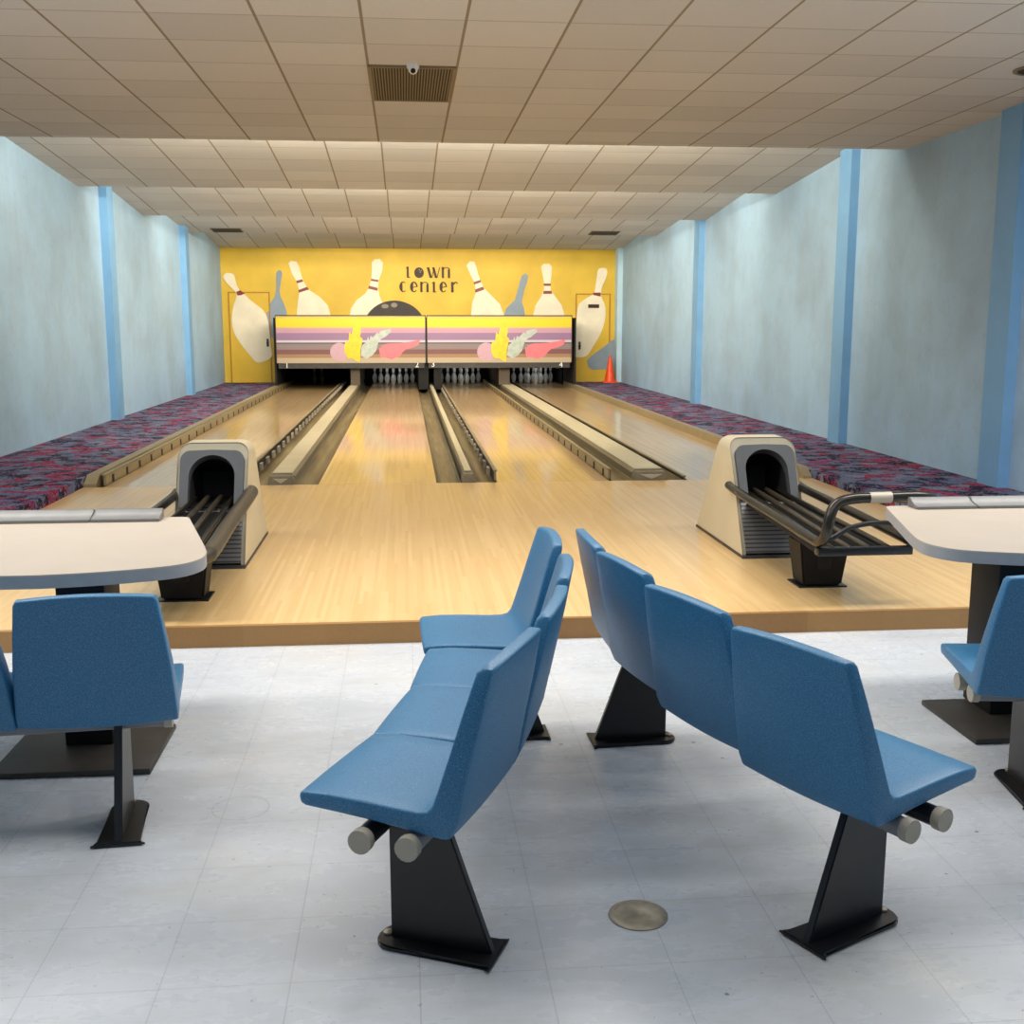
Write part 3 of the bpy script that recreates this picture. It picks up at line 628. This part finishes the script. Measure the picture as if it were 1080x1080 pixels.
    bm = bmesh.new(); box(bm, X(0) - .04, X(0) + .04, 5.862, 5.885, .21, .30, .008); link_mesh('badge', bm, 'dull_black', ped, 40)
    def tb(name, pts, r, mat, smooth=True):
        bm = bmesh.new(); tube(bm, smooth_path([(X(p[0]), p[1], p[2]) for p in pts], 8) if smooth else [(X(p[0]), p[1], p[2]) for p in pts], r, 14); return link_mesh(name, bm, mat, t, 60)
    if looped:
        lp = tb('handle_loop', [(-.225, 6.98, .52), (-.222, 6.8, .505), (-.20, 6.1, .465), (-.19, 5.58, .44), (-.186, 5.46, .445), (-.183, 5.39, .50), (-.172, 5.38, .585), (-.135, 5.40, .645), (-.05, 5.41, .672), (.12, 5.42, .675), (.32, 5.44, .675), (.40, 5.46, .655), (.43, 5.48, .60), (.42, 5.5, .52)], .027, 'tube')
        lp['label'] = 'black tube curving up into a grab handle'
        bm = bmesh.new(); tube(bm, [(X(.04), 5.415, .6745), (X(.155), 5.42, .6757)], .0285, 14); link_mesh('label_band', bm, 'bracket_pale', lp, 60)['label'] = 'worn white label on the handle'
    else:
        tb('side_rail', [(-.225, 6.98, .52), (-.222, 6.8, .505), (-.215, 6.1, .465), (-.215, 5.58, .435), (-.20, 5.48, .43), (-.14, 5.44, .43), (.0, 5.44, .43)], .042, 'worn_tube')
    tb('side_rail', [(.225, 6.98, .52), (.23, 6.8, .505), (.28, 6.1, .465), (.30, 5.6, .44), (.31, 5.48, .43)], .027, 'tube')
    for u0, u1 in ((-.10, -.115), (-.02, -.025), (.06, .075), (.14, .18)):
        tb('ball_track', [(u0, 7.1, .47), (u0, 6.7, .455), (u1, 5.8, .415), (u1, 5.52, .405), (u1 + .01, 5.47, .395)], .017, 'worn_tube' if u0 in (-.02, .06) else 'tube')
    tb('guard_tube', [(-.17, 5.50, .43), (-.12, 5.46, .465), (-.03, 5.46, .515), (.10, 5.47, .535), (.22, 5.48, .52), (.30, 5.5, .44)], .013, 'black')
    a, b = fx(-.20, .30); bm = bmesh.new(); box(bm, a, b, 5.44, 5.50, .372, .412, .006); link_mesh('front_plate', bm, 'black', t, 40)
    bm = bmesh.new(); vs = []
    for y, z, u0, u1 in ((7.05, .43, -.15, .17), (5.5, .375, -.17, .22)):
        for zz in (z, z - .012): vs.append([bm.verts.new((X(u), y, zz)) for u in (u0, u1)])
    top0, bot0, top1, bot1 = vs
    for q in ((top0[0], top0[1], top1[1], top1[0]), (bot0[0], bot1[0], bot1[1], bot0[1]), (top0[0], top1[0], bot1[0], bot0[0]), (top0[1], bot0[1], bot1[1], top1[1]), (top1[0], top1[1], bot1[1], bot1[0]), (top0[0], bot0[0], bot0[1], top0[1])): bm.faces.new(q)
    link_mesh('tray', bm, 'dull_black', t)
    return t
ball_return(2.27, 1, 'ball return with cream hood, black rack and looped handle in front of the rightmost lane')
ball_return(-1.18, -1, 'ball return with cream hood and black rack partly behind the left table', False)

# ------------------------------------------------------------------ tables
def table(Xc, m, label):
    X = lambda u: Xc + m * u
    t = thing('scoring_table', label, 'table', (Xc, 4.1, 0), 'scoring tables')
    ctl = [(-.24, 4.71), (.24, 4.71), (.265, 4.70), (.28, 4.66), (.44, 4.07), (.468, 3.94), (.462, 3.84), (.41, 3.755), (.30, 3.70), (.15, 3.655), (0, 3.63)]
    half = [(u, y) for u, y in ctl if u >= 0]
    half = half[:3] + [(v.x, v.y) for v in smooth_path([(u, y, 0) for u, y in half[3:]], 5)]
    pts = [(X(-u), y) for u, y in half] + [(X(u + .42), y) for u, y in half[::-1]]
    clean = []
    for p in pts:
        if not clean or (abs(p[0] - clean[-1][0]) + abs(p[1] - clean[-1][1])) > 1e-4: clean.append(p)
    if abs(clean[0][0] - clean[-1][0]) + abs(clean[0][1] - clean[-1][1]) < 1e-4: clean.pop()
    bm = bmesh.new(); fs = prism(bm, clean, 2, .705, .745)
    link_mesh('table_edge', bm, 'table_edge', t, 30)
    bm = bmesh.new(); prism(bm, clean, 2, .745, .75); link_mesh('table_top', bm, 'laminate', t)
    a, b = sorted((X(-.085), X(.085)))
    obj_box('column', (a, b, 4.05, 4.27, .02, .705), 'column', t, .006)
    a, b = sorted((X(-.27), X(.27)))
    bm = bmesh.new(); box(bm, a, b, 3.80, 4.25, 0.0, .022, .004); link_mesh('base_plate', bm, 'base', t, 40)
    for u0, u1 in ((-.17, .10), (.104, .60)):
        a, b = sorted((X(u0), X(u1))); bm = bmesh.new(); prism(bm, [(4.60, .75), (4.70, .75), (4.70, .79), (4.68, .79), (4.66, .775), (4.60, .762)], 0, a, b, .003); link_mesh('paper_ledge', bm, 'alu', t, 40)
    return t
table(2.35, 1, 'cream topped scoring table on a black column at the right edge')
table(-1.17, -1, 'cream topped scoring table on a black column at the left edge')

# ------------------------------------------------------------------ seating benches
IN = [(.350, .413), (.338, .420), (.27, .424), (.17, .421), (.08, .416), (.03, .416), (.006, .421), (-.008, .436), (-.020, .470), (-.048, .56), (-.080, .67), (-.106, .757), (-.112, .768)]
OU = [(.346, .388), (.33, .384), (.27, .382), (.17, .376), (.08, .368), (.02, .362), (-.030, .357), (-.052, .360), (-.070, .400), (-.094, .52), (-.122, .645), (-.144, .752), (-.148, .766)]
HW = [.207, .211, .215, .219, .222, .226, .228, .230, .229, .222, .209, .196, .188]
def seat_mesh():
    bm = bmesh.new(); C = 9; rows = []
    for side in (IN, OU):
        g = []
        for k, (s, z) in enumerate(side):
            r = []
            for c in range(C):
                u = -1 + 2 * c / (C - 1); bow = 1 - u * u
                back = max(0.0, min(1.0, (z - .40) / .12)) if k > 6 else 0.0
                ds = -.014 * bow * back; dz = (.012 * bow if k >= 11 else 0.0) - (.010 * bow if (side is OU and 5 <= k <= 8) else 0.0)
                if k <= 1: ds += .003 * bow
                r.append(bm.verts.new((s + ds, u * HW[k], z + dz)))
            g.append(r)
        rows.append(g)
    I, O = rows; n = len(IN)
    for k in range(n - 1):
        for c in range(C - 1):
            bm.faces.new((I[k][c], I[k][c + 1], I[k + 1][c + 1], I[k + 1][c])); bm.faces.new((O[k][c], O[k + 1][c], O[k + 1][c + 1], O[k][c + 1]))
        bm.faces.new((I[k][0], I[k + 1][0], O[k + 1][0], O[k][0])); bm.faces.new((I[k][-1], O[k][-1], O[k + 1][-1], I[k + 1][-1]))
    for c in range(C - 1):
        bm.faces.new((I[0][c], O[0][c], O[0][c + 1], I[0][c + 1])); bm.faces.new((I[-1][c], I[-1][c + 1], O[-1][c + 1], O[-1][c]))
    bmesh.ops.recalc_face_normals(bm, faces=bm.faces[:])
    es = [e for e in bm.edges if len(e.link_faces) == 2 and e.calc_face_angle() > math.radians(55)]
    bmesh.ops.bevel(bm, geom=es, offset=.008, segments=3, affect='EDGES', profile=.5)
    me = bpy.data.meshes.new('seat'); bmesh.ops.recalc_face_normals(bm, faces=bm.faces[:]); bm.to_mesh(me); bm.free(); me.materials.append(MAT['seat'])
    for p in me.polygons: p.use_smooth = True
    me.set_sharp_from_angle(angle=math.radians(50)); return me
SEAT = seat_mesh()
def bench(label, poses, legs, ends=(-.245, .24)):     # poses: x, y, facing angle; legs: (seat index, sideways offset)
    cx = sum(p[0] for p in poses) / len(poses); cy = sum(p[1] for p in poses) / len(poses)
    t = thing('seating_bench', label, 'bench', (cx, cy, 0), 'moulded seat benches')
    for x, y, a in poses:
        o = bpy.data.objects.new('seat', SEAT); COL.objects.link(o); o.parent = t; o.matrix_parent_inverse = t.matrix_basis.inverted()
        o.location = (x, y, 0); o.rotation_euler = (0, 0, a)
    def W(pose, s, n, z):
        x, y, a = pose; return Vector((x + s * math.cos(a) - n * math.sin(a), y + s * math.sin(a) + n * math.cos(a), z))
    order = poses
    v01 = Vector((order[1][0] - order[0][0], order[1][1] - order[0][1])); a0 = order[0][2]
    sgn = 1 if v01.dot(Vector((-math.sin(a0), math.cos(a0)))) > 0 else -1
    for s in (.165, .045):
        pts = [W(order[0], s, ends[0] * sgn, .335)] + [W(p, s, 0, .335) for p in order] + [W(order[-1], s, ends[1] * sgn, .335)]
        path = smooth_path(pts, 6)
        bm = bmesh.new(); tube(bm, path, .026, 14); r = link_mesh('support_rail', bm, 'rail_grey' if s < .1 else 'black', t, 60)
        for a, b in ((path[0], path[1]), (path[-1], path[-2])):
            d = (a - b).normalized(); bm = bmesh.new(); tube(bm, [a - d * .012, a + d * .006, a + d * .012], .030, 16); link_mesh('end_cap', bm, 'grey_cap', r, 40)
    for p in order:      # saddle plates joining the seat to both rails
        bm = bmesh.new(); box(bm, .01, .20, -.10, .10, .352, .376); bmesh.ops.transform(bm, matrix=Matrix.Translation((p[0], p[1], 0)) @ Matrix.Rotation(p[2], 4, 'Z'), verts=bm.verts[:])
        link_mesh('saddle', bm, 'dull_black', t)
    for i, off in legs:
        x, y, a = order[i]; MM = Matrix.Translation(W(order[i], 0, off * sgn, 0)) @ Matrix.Rotation(a, 4, 'Z')
        bm = bmesh.new(); prism(bm, [(.158, .012), (.160, .33), (.150, .345), (.010, .345), (-.112, .012)], 1, -.012, .012, .003)
        bmesh.ops.transform(bm, matrix=MM, verts=bm.verts[:]); leg = link_mesh('leg', bm, 'black', t)
        bm = bmesh.new(); pl = [(-.126, -.078), (-.108, -.058)] + [(.150, -.058)] + [(.150 + .045 * math.sin(k * math.pi / 8), -.058 * math.cos(k * math.pi / 8)) for k in range(1, 8)] + [(.150, .058), (-.108, .058), (-.126, .078)]
        prism(bm, pl, 2, 0.0, .014, .004); bmesh.ops.transform(bm, matrix=MM, verts=bm.verts[:]); link_mesh('foot_plate', bm, 'black', leg, 40)
        bm = bmesh.new()
        lathe(bm, [(.013, .012), (.013, .019), (.004, .023)], (.172, 0, 0), 10)
        bmesh.ops.transform(bm, matrix=MM, verts=bm.verts[:]); link_mesh('floor_bolt', bm, 'steel', leg, 40)
    return t
PI = math.pi
A = [(.128, 2.681, PI - .412), (.283, 3.119, PI - .264), (.374, 3.564, PI - .151), (.392, 4.06, PI + .02)]
B = [(1.041, 2.653, .466), (.904, 3.121, .353), (.824, 3.603, .225), (.788, 4.014, .03)]
A = [(x, y, a) for x, y, a in A]
bench('row of four blue moulded seats at centre left, seats facing the left table', A, ((0, -.09), (3, .0)))
bench('row of four blue moulded seats at centre right, backs turned to the other row', B, ((0, -.08), (3, -.05)))
C = [(-.932, 3.366, 1.664), (-1.385, 3.335, 1.57), (-1.88, 3.36, 1.43)]
bench('blue moulded seats cut by the left edge, backs to us, before left table', C, ((0, -.045), (2, .03)), (-.19, .24))
D = [(2.046, 3.353, 1.453), (2.50, 3.315, 1.545), (3.0, 3.33, 1.65)]
bench('blue moulded seats cut by the right edge, in front of the right table', D, ((0, -.01), (2, .03)), (-.20, .24))

# ------------------------------------------------------------------ floor drain, ceiling fittings
bm = bmesh.new(); lathe(bm, [(.078, 0.0), (.078, .003), (.074, .005), (.064, .005), (.063, .004), (.012, .0045), (.010, .003), (.002, .003)], (.588, 2.715, 0), 40)
tag(link_mesh('floor_drain', bm, 'steel', None, 40), 'round tarnished metal floor plate between the two centre benches', 'drain cover')
vt = thing('air_vent', 'dark rectangular return air vent in the front ceiling', 'vent', (.08, 8.76, 3.28))
zc = lambda y: 3.335 + (LIPZ[0] - 3.335) * (y - Y0) / (LIPS[0] - Y0)
vx0, vx1, vy0, vy1 = -.205, .36, 8.18, 9.34; zv = zc(8.8)
obj_box('void', (vx0, vx1, vy0, vy1, zv - .004, zv + .002), 'vent_dark', vt)
bm = bmesh.new()
for q in ((vx0 - .02, vx1 + .02, vy0 - .02, vy0), (vx0 - .02, vx1 + .02, vy1, vy1 + .02), (vx0 - .02, vx0, vy0, vy1), (vx1, vx1 + .02, vy0, vy1)): box(bm, q[0], q[1], q[2], q[3], zv - .014, zv + .004)
link_mesh('frame', bm, 'vent_slat', vt)
bm = bmesh.new(); box(bm, -.004, .004, vy0, vy1, zv - .012, zv - .003); s0 = link_mesh('slat', bm, 'vent_slat', vt)
ns = 28
for k in range(ns):
    o = s0 if k == 0 else s0.copy()
    if k: COL.objects.link(o); o.parent = vt; o.matrix_parent_inverse = vt.matrix_basis.inverted()
    o.location = (vx0 + (k + .5) * (vx1 - vx0) / ns, 0, 0)
kx, ky = .082, 8.12; kz = zc(ky)
kc = thing('security_camera', 'small white dome security camera at the near edge of the ceiling vent', 'camera', (kx, ky, kz))
bm = bmesh.new(); lathe(bm, [(.042, 0), (.045, -.012), (.040, -.030), (.030, -.036)], (kx, ky, kz), 20); link_mesh('housing', bm, 'white', kc, 40)
bm = bmesh.new(); bmesh.ops.create_uvsphere(bm, u_segments=16, v_segments=10, radius=.032, matrix=Matrix.Translation((kx, ky - .012, kz - .038))); link_mesh('eyeball', bm, 'white', kc, 60)
bm = bmesh.new(); bmesh.ops.create_uvsphere(bm, u_segments=12, v_segments=8, radius=.018, matrix=Matrix.Translation((kx, ky - .033, kz - .050))); link_mesh('lens', bm, 'dull_black', kc, 60)
for x, w in ((-3.35, 'left'), (3.93, 'right')):
    sv = thing('slot_vent', 'thin dark slot vent on the far ceiling near the %s wall' % w, 'vent', (x, LIPS[3], LIPZ[3]), 'far ceiling slot vents')
    za = lambda y: LIPZ[2] + .30 + (LIPZ[3] - LIPZ[2] - .30) * (y - LIPS[2]) / (LIPS[3] - LIPS[2])
    ya, yb = LIPS[3] - .50, LIPS[3] - .06
    bm = bmesh.new(); prism(bm, [(ya, za(ya) - .012), (yb, za(yb) - .012), (yb, za(yb)), (ya, za(ya))], 0, x - .27, x + .27); link_mesh('slot', bm, 'vent_dark', sv)
    bm = bmesh.new(); prism(bm, [(ya - .02, za(ya) - .006), (yb + .02, za(yb) - .008), (yb + .02, za(yb) + .003), (ya - .02, za(ya) + .003)], 0, x - .29, x + .29); link_mesh('surround', bm, 'vent_slat', sv)
dl = thing('recessed_ceiling_light', 'dark round recessed ceiling fitting at the right edge', 'ceiling light', (4.42, 7.87, 3.28))
zd = zc(7.87); bm = bmesh.new(); lathe(bm, [(.17, .002), (.17, -.012), (.15, -.016), (.14, -.006)], (4.42, 7.87, zd), 28); link_mesh('trim_ring', bm, 'vent_slat', dl, 40)
bm = bmesh.new(); lathe(bm, [(.14, -.002), (.14, -.010), (.05, -.010), (.01, -.010)], (4.42, 7.87, zd), 28); link_mesh('reflector', bm, 'vent_dark', dl, 40)
